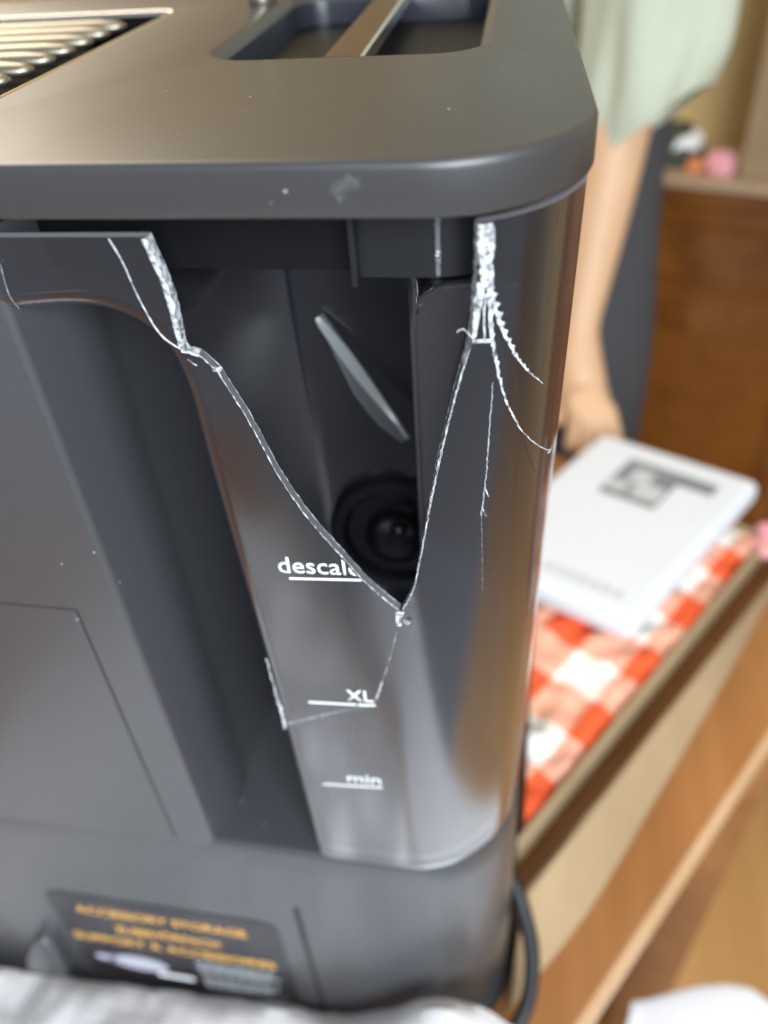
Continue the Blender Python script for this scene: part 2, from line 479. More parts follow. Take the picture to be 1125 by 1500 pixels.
bm = bmesh.new()     # pocket well
loft(bm, [[W(x, y, ZT + dz) for x, y in pocket(o)] for o, dz in ((0.0, -3.5), (-0.6, -10), (-2.5, -84), (-5, -89), (-9, -91))], True, False, True)
finish('pocket_well', bm, 'pocket_plastic', mach, True, 50)
bm = bmesh.new()     # bronze strip bridging the pocket
prof = [(-64.9, -3.6), (-64.9, -1.4), (-64.4, -0.9), (-54.3, -0.9), (-53.8, -1.4), (-53.8, -3.6)]
loft(bm, [[W(x - 0.035 * (yy - 92), yy, ZT + dz) for x, dz in prof] for yy in (95.2, 96, 213)], True, True, True)
st = finish('bronze_strip', bm, 'bronze', mach)
bm = bmesh.new()
prof = [(-53.75, -4.2), (-53.75, -0.8), (-52.6, -1.0), (-52.4, -4.2)]
loft(bm, [[W(x - 0.035 * (yy - 92), yy, ZT + dz) for x, dz in prof] for yy in (94.6, 213)], True, True, True)
finish('bright_trim', bm, 'chrome', mach)
bm = bmesh.new()
box(bm, -65.2, -53.9, 94.3, 95.1, ZT - 3.8, ZT - 1.0)
finish('bright_trim', bm, 'chrome', mach)

bm = bmesh.new()     # grille tray
loft(bm, [[W(x, y, ZT + dz) for x, y in grille(o)] for o, dz in ((0.0, -0.5), (-0.3, -2.0), (-0.6, -14))], True, False, True)
finish('grille_tray', bm, 'black_plastic', mach, True, 40)
bm = bmesh.new()     # bright bead round the tray
gl = grille(-1.2)
loft(bm, [[W(x, y, ZT + dz) for x, y in grille(o)] for o, dz in ((-0.35, -2.0), (-0.5, -0.7), (-1.2, -0.2), (-1.9, -0.7), (-2.0, -2.0))], True)
finish('grille_bead', bm, 'chrome', mach, True)
def rib_mesh():
    bm = bmesh.new()
    xs = [(-274, 0.4), (-273.3, 2.2), (-271, 3.2), (-172, 3.4), (-164.5, 2.6), (-161.8, 1.4), (-161.0, 0.3)]
    rings = []
    for x, r in xs:
        rings.append([Vector((x * K, r * 1.5 * K * math.cos(q), r * 0.75 * K * math.sin(q))) for q in [2 * math.pi * j / 12 for j in range(12)]])
    loft(bm, rings, True, True, True)
    me = bpy.data.meshes.new('rib')
    bmesh.ops.recalc_face_normals(bm, faces=bm.faces); bm.to_mesh(me); bm.free()
    for p in me.polygons: p.use_smooth = True
    me.materials.append(MATS['satin_steel'])
    return me
rm = rib_mesh()
for i in range(11):
    o = bpy.data.objects.new('rib', rm)
    yy = 47 + 14.3 * i
    o.location = (0, yy * K, (ZT - 3.2 + Z0) * K)
    if yy < 184: put(o, mach)
# steel knob standing behind the pocket corner
bm = bmesh.new()
disc_lathe(bm, W(-111, 192, ZT), (0, 0, 1), [(5.5, 0.02), (6.0, 1.0), (5.6, 3), (5.3, 8), (6.0, 11), (6.0, 13), (5, 14)])
finish('steel_knob', bm, 'satin_steel', mach, True, 40)

sheet('smudge', [(-38 + (3.0 + 1.6 * noise.noise((q * 0.9, 3, 0))) * math.cos(q * 0.35), -52 + (2.2 + 1.8 * noise.noise((q * 0.7, 8, 0))) * math.sin(q * 0.35 + 0.3)) for q in range(18)], -3.0, 0.03, 'smudge', mach)
# skirt hanging below the lid inside the tank mouth
def follow(xs0, xs1, yoff, n=24, z=-60):
    """plan points that follow the front and the round corner, yoff units behind the tank face"""
    pts = []
    for i in range(n + 1):
        w = xs0 + (xs1 - xs0) * i / n
        p = surf(w, z); nn = surf_n(w, z)
        pts.append((p[0] - nn[0] * yoff, p[1] - nn[1] * yoff))
    return pts
def par(z):
    t = min(1.0, max(0.0, (z + 61) / -264.0)); return -26 - 16 * t, 35 + 10 * t
def surf(w, z):
    xc, R = par(z)
    if w <= xc: return (w, 0.0)
    th = (w - xc) / R
    if th <= math.pi / 2: return (xc + R * math.sin(th), R - R * math.cos(th))
    dd = (th - math.pi / 2) * R
    return (xc + R - .05 * dd, R + dd)
def surf_n(w, z):
    xc, R = par(z)
    if w <= xc: return (0.0, -1.0)
    th = min((w - xc) / R, math.pi / 2)
    return (math.sin(th), -math.cos(th))
def strip_wall(name, mat, plan, z0, z1, thick, parent):
    bm = bmesh.new()
    loft(bm, [[W(x, y, z) for x, y in plan] for z in (z0, z1)], False)
    o = finish(name, bm, mat, parent, True)
    md = o.modifiers.new('wall', 'SOLIDIFY'); md.thickness = thick * K; md.offset = 0
    es = o.modifiers.new('split', 'EDGE_SPLIT'); es.split_angle = math.radians(40)
    return o
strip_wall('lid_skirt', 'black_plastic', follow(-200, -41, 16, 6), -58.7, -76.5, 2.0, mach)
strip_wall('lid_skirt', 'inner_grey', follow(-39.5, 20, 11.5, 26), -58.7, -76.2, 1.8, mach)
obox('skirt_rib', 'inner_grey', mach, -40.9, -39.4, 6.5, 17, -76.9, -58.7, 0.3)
p_ = surf(-20.5, -60); n_ = surf_n(-20.5, -60)
bm = bmesh.new()
gp = [(p_[0] - n_[0] * 10.2 + 0.5 * noise.noise((k * 0.9, 0, 0)), p_[1] - n_[1] * 10.2, -60.5 - k * 0.75) for k in range(21)]
tube(bm, [W(*q) for q in gp], [0.55 + 0.5 * abs(noise.noise((k * 1.3, 5, 0))) for k in range(21)], 6)
finish('skirt_glint', bm, 'edge_glass', mach)  # added pale strand, stands in for a glint on the skirt
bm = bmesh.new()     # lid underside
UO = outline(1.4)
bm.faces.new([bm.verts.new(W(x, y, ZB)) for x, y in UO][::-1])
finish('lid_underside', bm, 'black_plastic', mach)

# body: upper housing behind and beside the tank
XR = -123.0            # body edge beside the finger recess
bm = bmesh.new()       # front plate with the opening of the storage door
def plate(bm, xs, zs, skip, y):
    for i in range(len(xs) - 1):
        for j in range(len(zs) - 1):
            if (i, j) in skip: continue
            bm.faces.new([bm.verts.new(W(x, y, z)) for x, z in ((xs[i], zs[j]), (xs[i + 1], zs[j]), (xs[i + 1], zs[j + 1]), (xs[i], zs[j + 1]))])
DX0, DX1, DZ0, DZ1 = -276.0, -139.0, -348.0, -184.0
plate(bm, [-309, DX0 + 12, DX1, XR - 1.2], [-366, DZ0, DZ1, -62], {(1, 1)}, 0.0)
bmesh.ops.remove_doubles(bm, verts=bm.verts, dist=0.01 * K)
RW = bmesh.new()
# side of the recess: rounded arris then a softly bowed wall running back
arr = [(XR - 1.2, -0.05), (XR - 0.3, 0.2), (XR + 0.4, 0.8), (XR + 0.75, 1.8), (XR + 3.4, 9), (XR + 5.8, 17), (XR + 6.3, 25), (XR + 5.2, 36), (XR + 5.4, 50), (XR + 7.2, 70), (XR + 8.2, 91)]
arr = spline(arr, 1.2)
loft(RW, [[W(x, y, z) for x, y in arr] for z in (-62, -200, -326)], False)
finish('recess_wall', RW, 'body_plastic', mach, True)
# door rebate
for (x0, z0), (x1, z1) in (((DX0 + 12, DZ0), (DX1, DZ0)), ((DX1, DZ0), (DX1, DZ1)), ((DX1, DZ1), (DX0 + 12, DZ1)), ((DX0 + 12, DZ1), (DX0 + 12, DZ0))):
    bm.faces.new([bm.verts.new(W(x, y, z)) for x, z, y in ((x0, z0, 0), (x1, z1, 0), (x1, z1, 4), (x0, z0, 4))])
bmesh.ops.remove_doubles(bm, verts=bm.verts, dist=0.01 * K)
# left side and back
lf = [(-309, 0.0), (-321, 3.5), (-330, 12), (-334, 25), (-334, 226)]
loft(bm, [[W(x, y, z) for x, y in lf] for z in (-62, -366)], False)
bmesh.ops.remove_doubles(bm, verts=bm.verts, dist=0.01 * K)
finish('body_panel', bm, 'body_plastic', mach, True, 40)
dr = obox('storage_door', 'body_plastic', mach, DX0 + 12.7, DX1 - 1.0, 0.05, 3.6, DZ0 + 0.06, DZ1 - 1.0, 0.5)
# rear housing behind the tank (what the tank leans against)
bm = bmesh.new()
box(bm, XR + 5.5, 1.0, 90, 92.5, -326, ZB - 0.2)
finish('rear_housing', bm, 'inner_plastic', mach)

# base block
def base_out(off, z):
    return outline(off, x0=-335, yf=0.0, yb=228, xc=-42, R=46, RL=26)
bm = bmesh.new()
bl = [(3.0, -325.8), (1.5, -326.1), (0.5, -326.9), (0.0, -328.4), (-0.2, -345), (-0.4, -420), (-0.4, -494), (0.8, -499), (3.0, -500.5)]
loft(bm, [[W(x, y, z) for x, y in base_out(o, z)] for o, z in bl], True, True, True)
base = finish('base', bm, 'body_plastic', mach, True, 45)
# raised seat ring the tank stands in
bm = bmesh.new()
def tank_plan(z, off, x0=-77.0, n=26):
    xc, R = par(z); pts = []
    L = -xc - 0
    w0, w1 = x0 + off, xc + R * math.pi / 2 + 50
    for i in range(n + 1):
        w = w0 + (w1 - w0) * i / n
        p = surf(w, z); q = surf_n(w, z); pts.append((p[0] - q[0] * off, p[1] - q[1] * off))
    return pts
# dark foot rim and feet
bm2 = bm; bm2.free()
bm = bmesh.new()
loft(bm, [[W(x, y, z) for x, y in base_out(o, z)] for o, z in ((2.6, -498.5), (-1.5, -499.2), (-4.0, -501.2), (-4.6, -502.8), (-3, -504.8))], True, True, True)
finish('foot_rim', bm, 'rubber', mach, True, 40)
# slot in the base front
bm = bmesh.new()
loft(bm, [[W(-93.2 + 1.5 * math.cos(q), y, z + 1.5 * math.sin(q)) for q in [2 * math.pi * j / 10 for j in range(10)]] for y, z in ((-0.3, 0), (-0.55, 0))], True, True, True)
bm.free()
bm = bmesh.new()
sl = rrect(-94.6, -91.8, -497, -375.8, 1.3, 5)
loft(bm, [[W(x, y, z) for x, z in sl] for y in (-0.46, 2.0)], True, True, True)
finish('slot', bm, 'rubber', mach)

# storage sticker on the base
stk = sheet('storage_sticker', rrect(-229, -106, -498, -397, 9, 6), -0.45, 0.35, 'sticker_black', mach)
def text_mesh(body, size):
    cu = bpy.data.curves.new('t', 'FONT'); cu.body = body; cu.size = 1.0; cu.align_x = 'LEFT'; cu.resolution_u = 4; cu.offset = size
    o = bpy.data.objects.new('t', cu); COL.objects.link(o)
    dg = bpy.context.evaluated_depsgraph_get(); dg.update()
    me = bpy.data.meshes.new_from_object(o.evaluated_get(dg))
    bpy.data.objects.remove(o); bpy.data.curves.remove(cu)
    return me
def print_text(name, body, x0, x1, z0, h, y, mat, parent, tilt=0.0, bold=0.0, clip=None, cap=True):
    me = text_mesh(body, bold)
    bm = bmesh.new(); bm.from_mesh(me); bpy.data.meshes.remove(me)
    xs = [v.co.x for v in bm.verts]; ys = [v.co.y for v in bm.verts]
    mnx, mxx = min(xs), max(xs)
    refh = 0.70 if cap else max(ys)
    for v in bm.verts:
        x = x0 + (v.co.x - mnx) / (mxx - mnx) * (x1 - x0); z = z0 + v.co.y / refh * h + tilt * (x - x0)
        v.co = W(x, y, z)
    if clip:
        for (px, pz), (nx, nz) in clip:
            bmesh.ops.bisect_plane(bm, geom=bm.verts[:] + bm.edges[:] + bm.faces[:], plane_co=W(px, 0, pz), plane_no=(nx, 0, nz), clear_outer=True)
    ext = bmesh.ops.extrude_face_region(bm, geom=bm.faces[:])
    for v in ext['geom']:
        if isinstance(v, bmesh.types.BMVert): v.co.y -= 0.10 * K
    return finish(name, bm, mat, parent)
print_text('lettering', 'ACCESSORY STORAGE', -215, -123.5, -417, 7.5, -0.84, 'print_orange', stk, 0.0, 0.02)
print_text('lettering', 'ZUBEHÖRFACH', -199, -141, -435, 7.5, -0.84, 'print_orange', stk, 0.0, 0.02)
print_text('lettering', 'SUPPORT À ACCESSOIRES', -227, -113.5, -451, 7.5, -0.84, 'print_orange', stk, 0.0, 0.02)
for i in range(9):                     # block of small print, too small to read
    zz = -459 - 4.2 * i
    if i == 4: continue
    L = [44, 42, 46, 40, 0, 44, 41, 38, 47][i]
    bm = bmesh.new(); xx = -160.0
    while xx < -160 + L:
        wd = random.uniform(3.0, 7.5); x2 = min(xx + wd, -160 + L)
        loft(bm, [[W(x, y, z) for x, z in ((xx, zz), (x2, zz), (x2, zz + 1.7), (xx, zz + 1.7))] for y in (-0.82, -0.92)], True, True, True)
        xx = x2 + 1.3
    finish('small_print', bm, 'print_grey', stk)
sheet('basket_picture', ell(-196, -474, 17, 9), -0.82, 0.10, 'print_lilac', stk)
sheet('basket_picture', ell(-196, -472.5, 13, 5.5), -0.94, 0.10, 'print_grey', stk)
sheet('scoop_picture', rrect(-188, -166, -487, -482.5, 2, 4), -0.82, 0.10, 'print_white', stk)
sheet('scoop_picture', rrect(-222, -210, -476, -469, 3, 4), -0.82, 0.10, 'print_lilac', stk)
# drawer catch at the left of the sticker
bm = bmesh.new()
cl0 = spline([(-272, -499), (-246, -499), (-240, -470), (-241, -455), (-246, -450), (-252, -456), (-264, -478), (-272, -499)], 4)[:-1]
cxm = sum(p[0] for p in cl0) / len(cl0); czm = sum(p[1] for p in cl0) / len(cl0)
loft(bm, [[W(cxm + (x - cxm) * f, y, czm + (z - czm) * f) for x, z in cl0] for f, y in ((1.0, 0.5), (1.0, -4.5), (0.95, -6.2), (0.8, -7.2))], True, True, True)
finish('drawer_catch', bm, 'body_plastic', mach, True, 50)

# ================================================================= WATER TANK
tank = empty('water_tank', -38, 40, -325)
tag(tank, 'cracked smoky clear water tank with a large shard broken out below the lid', 'water tank')
left = [(-83.3, -63.0), (-82.5, -66.7), (-81.4, -71.8), (-80.8, -77.5), (-80.8, -84.2), (-80.8, -89.8), (-77.7, -91.1), (-73.9, -95.5), (-71.3, -101.6), (-69.0, -107.7), (-66.1, -116.8), (-63.1, -126.3), (-58.9, -136.3), (-54.3, -144.8), (-49.4, -152.6), (-44.3, -160.8), (-38.9, -167.6), (-34.2, -172.6)]
rgt = [(-33.6, -172.6), (-29.9, -163.9), (-27.6, -152.0), (-24.7, -135.2), (-22.3, -122.0), (-19.5, -109.1), (-16.7, -97.2), (-13.9, -87.2), (-13.0, -77.6), (-12.5, -70.1), (-12.3, -60.9)]
def jag(pts, amp):
    out = [pts[0]]
    for i, (x, z) in enumerate(pts[1:-1]):
        out.append((x + amp * noise.noise((x * 0.9, z * 0.9, 3.1)) + amp * 0.6 * random.uniform(-1, 1), z + amp * noise.noise((x * 0.9, z * 0.9, 9.7))))
    return out + [pts[-1]]
leftj = jag(spline(left, 0.9), 0.15); rgtj = jag(spline(rgt, 0.9), 0.20)
# silhouette on the left: flange underside, round shoulder, long edge
shoulder = [(-205, -82.6), (-160, -82.4), (-125, -82.0), (-116, -81.2), (-107, -80.5), (-98.8, -81.1), (-91.3, -84.4), (-86.6, -89.2), (-84.3, -95.9), (-83.3, -104.5), (-82.9, -123.2), (-81.7, -155.7), (-79.4, -219.2), (-77.0, -324.5)]
sh = spline(shoulder, 2.2)
WR = 22 + 50          # far end of the side wall in arc length
def wr(z):
    xc, R = par(z); return xc + R * math.pi / 2 + 44
bottom = [(-77.0 + (wr(-324.5) + 77.0) * i / 40, -324.5) for i in range(1, 41)]
rightside = [(wr(z), z) for z in [-324.5 + (324.5 - 60.9) * i / 60 for i in range(1, 60)]]
toprim = [(wr(-60.9) + (-12.3 - wr(-60.9)) * i / 40, -60.9) for i in range(0, 40)]
loop = sh + bottom + rightside + toprim + rgtj[::-1] + leftj[::-1] + [(-83.3 + (-205 + 83.3) * i / 30, -63.0 - 0.7 * i / 30) for i in range(1, 31)]
FR = 4.6              # fillet of the left edge
def seg_dist(p, pl):
    best = 1e9
    for i in range(len(pl) - 1):
        ax, az = pl[i]; bx, bz = pl[i + 1]
        dx, dz = bx - ax, bz - az; L2 = dx * dx + dz * dz
        t = max(0, min(1, ((p[0] - ax) * dx + (p[1] - az) * dz) / L2)) if L2 else 0
        dd = math.hypot(p[0] - ax - t * dx, p[1] - az - t * dz)
        if dd < best: best = dd
    return best
pts = []; edges = []
s = 0
for p in loop: pts.append(Vector(p))
edges = [(i, (i + 1) % len(loop)) for i in range(len(loop))]
extra = []
for i in range(len(sh)):              # rows that carry the fillet
    x0, z0 = sh[max(i - 1, 0)]; x1, z1 = sh[min(i + 1, len(sh) - 1)]
    tx, tz = x1 - x0, z1 - z0; L = math.hypot(tx, tz); nx, nz = -tz / L, tx / L
    for dd in (0.2, 0.6, 1.2, 2.0, 3.0, 4.0, 4.8):
        extra.append((sh[i][0] + nx * dd, sh[i][1] + nz * dd))
zz = -66.0
while zz > -323:
    ww = -200.0 + random.uniform(0, 1)
    while ww < 68:
        if (zz > -80 or ww > -78): extra.append((ww, zz))
        ww += 4.5 if ww < -45 else 2.0
    zz -= 6.0
for p in extra:
    if inside(p, loop) and seg_dist(p, leftj[::3]) > 0.7 and seg_dist(p, rgtj[::3]) > 0.7:
        pts.append(Vector(p))
ov, oe, of, *_ = delaunay_2d_cdt(pts, edges, [], 0, 1e-5)
bm = bmesh.new()
bvs = []
for p in ov:
    x, y = surf(p.x, p.y)
    if p.x < -60:
        dd = seg_dist((p.x, p.y), sh)
        if dd < FR: y += FR - math.sqrt(max(0, FR * FR - (FR - dd) ** 2))
    bvs.append(bm.verts.new(W(x, y, p.y)))
for f in of:
    c = sum((ov[i] for i in f), Vector((0, 0))) / len(f)
    if inside(c, loop): 
        try: bm.faces.new([bvs[i] for i in f])
        except ValueError: pass
for v in [v for v in bm.verts if not v.link_faces]: bm.verts.remove(v)
loft(bm, [[W(x, y, z) for x, z in sh] for y in (FR, 20, 50, 80)], False)      # left return wall, welded to the front
bmesh.ops.remove_doubles(bm, verts=bm.verts, dist=0.02 * K)
bmesh.ops.recalc_face_normals(bm, faces=bm.faces)
bm.faces.ensure_lookup_table()
if sum(f.normal.y for f in bm.faces) > 0:
    bmesh.ops.reverse_faces(bm, faces=bm.faces)
me = bpy.data.meshes.new('front_wall'); bm.to_mesh(me); bm.free()
for mm in ('smoke', 'smoke_side'): me.materials.append(MATS[mm])
for p in me.polygons:
    p.use_smooth = True
    if p.center.y > 5.5 * K and p.center.x < -70 * K: p.material_index = 1
fw = put(bpy.data.objects.new('front_wall', me), tank)
md = fw.modifiers.new('wall', 'SOLIDIFY'); md.thickness = 2.5 * K; md.offset = -1; md.use_rim = False

# broken faces of the wall: a rough ribbon through its thickness along the fracture
def rim_ribbon(name, path, mat, t0=-0.12, t1=2.62, side=0.10, rough=0.16, rows=5):
    bm = bmesh.new(); rr = []
    n = len(path)
    for i, (w, z) in enumerate(path):
        x0, z0 = path[max(i - 1, 0)]; x1, z1 = path[min(i + 1, n - 1)]
        L = math.hypot(x1 - x0, z1 - z0) or 1; nx, nz = -(z1 - z0) / L, (x1 - x0) / L
        row = []
        for k in range(rows):
            t = t0 + (t1 - t0) * k / (rows - 1)
            o = side + (rough * random.uniform(-0.2, 1) if 0 < k < rows - 1 else 0.0)
            ww, wz = w + nx * o, z + nz * o
            p = surf(ww, wz); q = surf_n(ww, wz)
            row.append(W(p[0] - q[0] * t, p[1] - q[1] * t, wz))
        rr.append(row)
    loft(bm, rr, False)
    return finish(name, bm, mat, tank, False)
kl = min(range(len(leftj)), key=lambda i: math.dist(leftj[i], (-77.7, -91.1)))
kr = min(range(len(rgtj)), key=lambda i: math.dist(rgtj[i], (-15.5, -93)))
rim_ribbon('broken_edge', leftj[:kl + 1], 'frost', rough=0.10)
rim_ribbon('broken_edge', leftj[kl:], 'edge_glass', rough=0.05)
rim_ribbon('broken_edge', rgtj[:kr + 1], 'edge_glass', rough=0.05)
rim_ribbon('broken_edge', rgtj[kr:], 'frost', rough=0.10)
def edge_bead(path, depth, r0, jit):
    bm = bmesh.new(); P_ = []; R_ = []
    for i, (w, z) in enumerate(path):
        p = surf(w, z); q = surf_n(w, z)
        P_.append(W(p[0] - q[0] * depth, p[1] - q[1] * depth, z))
        R_.append(max(0.06, r0 * (1 + jit * noise.noise((w * 1.1, z * 1.1, depth)) * 1.6)))
    tube(bm, P_, R_, 6)
    return finish('chipped_bead', bm, 'frost', tank, True)
edge_bead(leftj[kl:], 0.05, 0.15, 0.9); edge_bead(leftj[kl:], 2.5, 0.12, 0.7)
edge_bead(rgtj[:kr + 1], 0.05, 0.14, 0.9); edge_bead(rgtj[:kr + 1], 2.5, 0.10, 0.7)
rim_ribbon('rim_edge', [(-12.3 + (wr(-60.9) + 12.3) * i / 60, -60.85) for i in range(61)], 'rim_clear', rough=0.0, side=0.0)
rim_ribbon('rim_edge', [(-205 + (205 - 83.3) * i / 20, -63.65 + 0.7 * i / 20) for i in range(21)], 'rim_clear', rough=0.0, side=0.0)
bm = bmesh.new()
loft(bm, [[W(x, 84.5, z) for x in (-200, -81, -40, 0.5)] for z in (-64, -82)], False)
loft(bm, [[W(x, 84.5, z) for x in (-80, -60, -40, 0.5)] for z in (-82, -324)], False)
bw = finish('back_wall', bm, 'smoke', tank); solidify(bw, 2.2, False, 0)
bm = bmesh.new()
fl = tank_plan(-323, 3.0) 
bm.faces.new([bm.verts.new(W(x, y, -322.5)) for x, y in fl + [(-2, 83), (-74, 83)]])
tf = finish('floor_plate', bm, 'smoke', tank); solidify(tf, 2.0, False, 0)
# inner chamber with a rounded upper corner, seen through the hole
bm = bmesh.new()
ch = [(-30, -322), (-30, -96), (-29.2, -90), (-27, -86), (-23.5, -83.5), (-18, -82.5), (-4, -82.5)]
ch = spline(ch, 3)
loft(bm, [[W(x - 6.5 * (1 if y > 60 else 0) * 0, y, z) for x, z in ch] for y in (22, 26, 50, 82)], False)
ic = finish('inner_chamber', bm, 'smoke_brown', tank, True); solidify(ic, 2.0, False, 0)
bm = bmesh.new()
vs_ = [bm.verts.new(W(x + 0.0, 22, z)) for x, z in ch] + [bm.verts.new(W(-4, 22, -322))]
bm.faces.new(vs_)
ip = finish('chamber_front', bm, 'smoke_brown', tank); solidify(ip, 1.2, False, 0)
bm = bmesh.new(); tube(bm, [W(x, 21.6, z) for x, z in ch], 1.1, 8)
finish('chamber_lip', bm, 'smoke_brown', tank, True)
# outlet valve on the back wall: black ring, dome and pin
valve = None
bm = bmesh.new()
disc_lathe(bm, W(-50, 83, -214), (0, -1, 0.1), [(27, 0), (27, 4), (25, 6.5), (21, 7), (19, 4), (12, 4), (11.5, 8), (9, 11), (4, 12)], 40)
finish('outlet_valve', bm, 'gloss_black', tank, True, 40)
bm = bmesh.new()
disc_lathe(bm, W(-47, 72, -204), (0, -1, 0.4), [(3.2, 0), (3.2, 4), (2.2, 5.5), (0.8, 6)], 16)
finish('valve_pin', bm, 'gloss_black', tank, True, 50)
# tank rim line
# ---- printed level marks
def bar(name, x0, z0, x1, z1, t, parent=tank):
    return sheet(name, [(x0, z0 - t / 2), (x1, z1 - t / 2), (x1, z1 + t / 2), (x0, z0 + t / 2)], -0.06, 0.10, 'print_white', parent)
cl = [((-47.4, -157.0), (0.85, 0.53))]
print_text('level_lettering', 'descale', -68.4, -44.4, -160.6, 6.2, -0.06, 'print_white', tank, 0.05, 0.003, cl, True)
bar('level_line', -65.7, -162.7, -44.4, -161.2, 0.75)
print_text('level_lettering', 'XL', -54.0, -45.0, -217.2, 5.6, -0.06, 'print_white', tank, 0.05, 0.003)
bar('level_line', -67.3, -220.2, -51.0, -219.0, 0.8)
bar('level_line', -50.4, -218.95, -44.5, -218.3, 0.8)
print_text('level_lettering', 'min', -58.2, -45.8, -265.9, 5.9, -0.06, 'print_white', tank, 0.05, 0.003)
bar('level_line', -68.0, -269.2, -45.5, -266.9, 0.8)

# ---- hairline cracks running through the wall
def crack(path, w0, w1, name='crack', step=0.8, amp=0.18, lift=0.06, feather=0.0, mat='crack_white'):
    pl = jag(spline(path, step), amp)
    bm = bmesh.new(); rows = []
    n = len(pl)
    for i, (w, z) in enumerate(pl):
        t = i / (n - 1)
        wd = (w0 + (w1 - w0) * t) * (0.9 + 0.35 * noise.noise((w * 0.5, z * 0.5, 7.7)) + 0.12 * random.random())
        x0, z0 = pl[max(i - 1, 0)]; x1, z1 = pl[min(i + 1, n - 1)]
        tx, tz = x1 - x0, z1 - z0; L = math.hypot(tx, tz) or 1; nx, nz = -tz / L, tx / L
        row = []
        for k, hgt in ((-0.5, -0.3), (-0.25, 1.0), (0.25, 1.0), (0.5, -0.3)):
            ww, wz = w + nx * wd * k, z + nz * wd * k
            if feather and k > 0 and i % 3 == 0: ww += feather * (1 - t) * nx; wz += feather * (1 - t) * nz
            p = surf(ww, wz); q = surf_n(ww, wz)
            lf_ = lift * hgt
            row.append(W(p[0] + q[0] * lf_, p[1] + q[1] * lf_, wz))
        rows.append(row)
    loft(bm, rows, False)
    return finish(name, bm, mat, tank, False)
crack([(-11.0, -61.4), (-10.7, -66), (-10.5, -71), (-10.2, -75.5)], 3.9, 3.3, amp=0.2, step=0.5, lift=0.12, mat='frost')
crack([(-11.6, -74), (-12.4, -80), (-13.2, -86.5)], 2.2, 1.3, amp=0.2, step=0.5, lift=0.2)
crack([(-13.6, -87.4), (-16.4, -97), (-19.3, -109), (-22.0, -122)], 0.28, 0.22, amp=0.12, step=0.6, lift=0.06)
crack([(-22.0, -122), (-24.5, -135.2), (-27.4, -152.0), (-29.7, -163.5)], 0.22, 0.18, amp=0.12, step=0.6, lift=0.06)
crack([(-10.0, -75.1), (-8.7, -88.3), (-6.4, -99.6), (-3.8, -107.2), (0.4, -115.6)], 1.0, 0.4, amp=0.25, feather=0.6)
crack([(0.4, -115.6), (4.0, -120.3), (7.1, -123.7), (12, -128.3), (16.7, -132.0)], 0.35, 0.3, amp=0.15)
crack([(14.5, -131.0), (16.7, -132.0), (18.2, -131.2)], 1.6, 1.0, amp=0.3)
crack([(-9.7, -75.9), (-6.6, -85.5), (-2.5, -93.6), (2.1, -99.9), (7.8, -105.8)], 1.2, 0.2, amp=0.25, feather=1.1)
crack([(-13.6, -87.4), (-11, -87.7), (-8.7, -88.2)], 1.0, 1.0, amp=0.15)
crack([(-10.4, -76.5), (-10.9, -82), (-10.6, -87.6)], 0.5, 0.4, amp=0.15)
crack([(-8.4, -99.0), (-9.0, -114.4), (-9.5, -127.0), (-10.6, -139.2)], 0.35, 0.55, amp=0.2, mat='crack_faint')
crack([(-10.6, -139.2), (-10.1, -152), (-9.6, -169.8)], 0.14, 0.10, amp=0.08, mat='crack_faint')
crack([(-8.6, -133.5), (-9.6, -130.5)], 0.3, 0.4, amp=0.05, step=0.6)
crack([(-9.2, -140.0), (-10.4, -136.5)], 0.3, 0.4, amp=0.05, step=0.6)
crack([(0.4, -116.0), (3.5, -123.9), (8.0, -133.9)], 0.45, 0.15, amp=0.12, mat='rubber')
crack([(-17.0, -84.5), (-15.5, -84), (-13.4, -86.8)], 0.3, 0.3, amp=0.1)
crack([(-34.0, -172.8), (-34.6, -175.4), (-34.7, -179.2)], 2.4, 1.8, amp=0.2, step=0.5, lift=0.15, mat='frost')
crack([(-35.5, -181.6), (-39.2, -197.7), (-41.6, -206)], 0.35, 0.3, amp=0.12, mat='crack_faint')
crack([(-41.6, -206), (-42.7, -210.6), (-44.6, -216.4)], 0.5, 0.45, amp=0.2)
crack([(-46.0, -218.9), (-51.6, -221.3), (-61.4, -225.9), (-77.0, -234.2)], 0.3, 0.9, amp=0.1, mat='crack_faint')
crack([(-92.0, -63.4), (-90.2, -68.8), (-88.6, -77.6), (-85.8, -86.0), (-81.6, -89.8)], 0.35, 0.5, amp=0.06)
crack([(-81.6, -90.2), (-79.5, -90.7), (-77.6, -91.4)], 0.8, 0.7, amp=0.2, step=0.5, lift=0.2)
crack([(-80.6, -92.4), (-78.6, -94)], 0.5, 0.4, amp=0.2, step=0.5)
crack([(-120.1, -69.1), (-120.9, -76.5), (-119.6, -80.2)], 0.3, 0.3, amp=0.05, mat='crack_faint')
crack([(-78.6, -199.8), (-78.4, -208.3), (-78.0, -217.1)], 0.5, 0.5, amp=0.5)
crack([(-78.4, -217.1), (-77.6, -228.3), (-77.8, -237)], 0.9, 1.2, amp=0.5)
crack([(-83.9, -63.4), (-83.2, -66.7), (-82.1, -71.8), (-81.5, -77.5), (-81.5, -84.2), (-81.3, -89.8)], 1.4, 1.5, amp=0.15, step=0.5, lift=0.15, mat='frost')
# splinters standing on the break
for (w, z, L) in ((-74.5, -95.0, 1.8), (-33.0, -177, 1.4)):
    bm = bmesh.new(); p = surf(w, z)
    tube(bm, [W(p[0], p[1] + 0.4, z), W(p[0] + L * .8, p[1] - 0.6, z + L * 0.3), W(p[0] + L * 1.3, p[1] - 0.9, z + L * 0.7)], [0.7, 0.75, 0.3], 7)
    finish('splinter', bm, 'frost', tank)

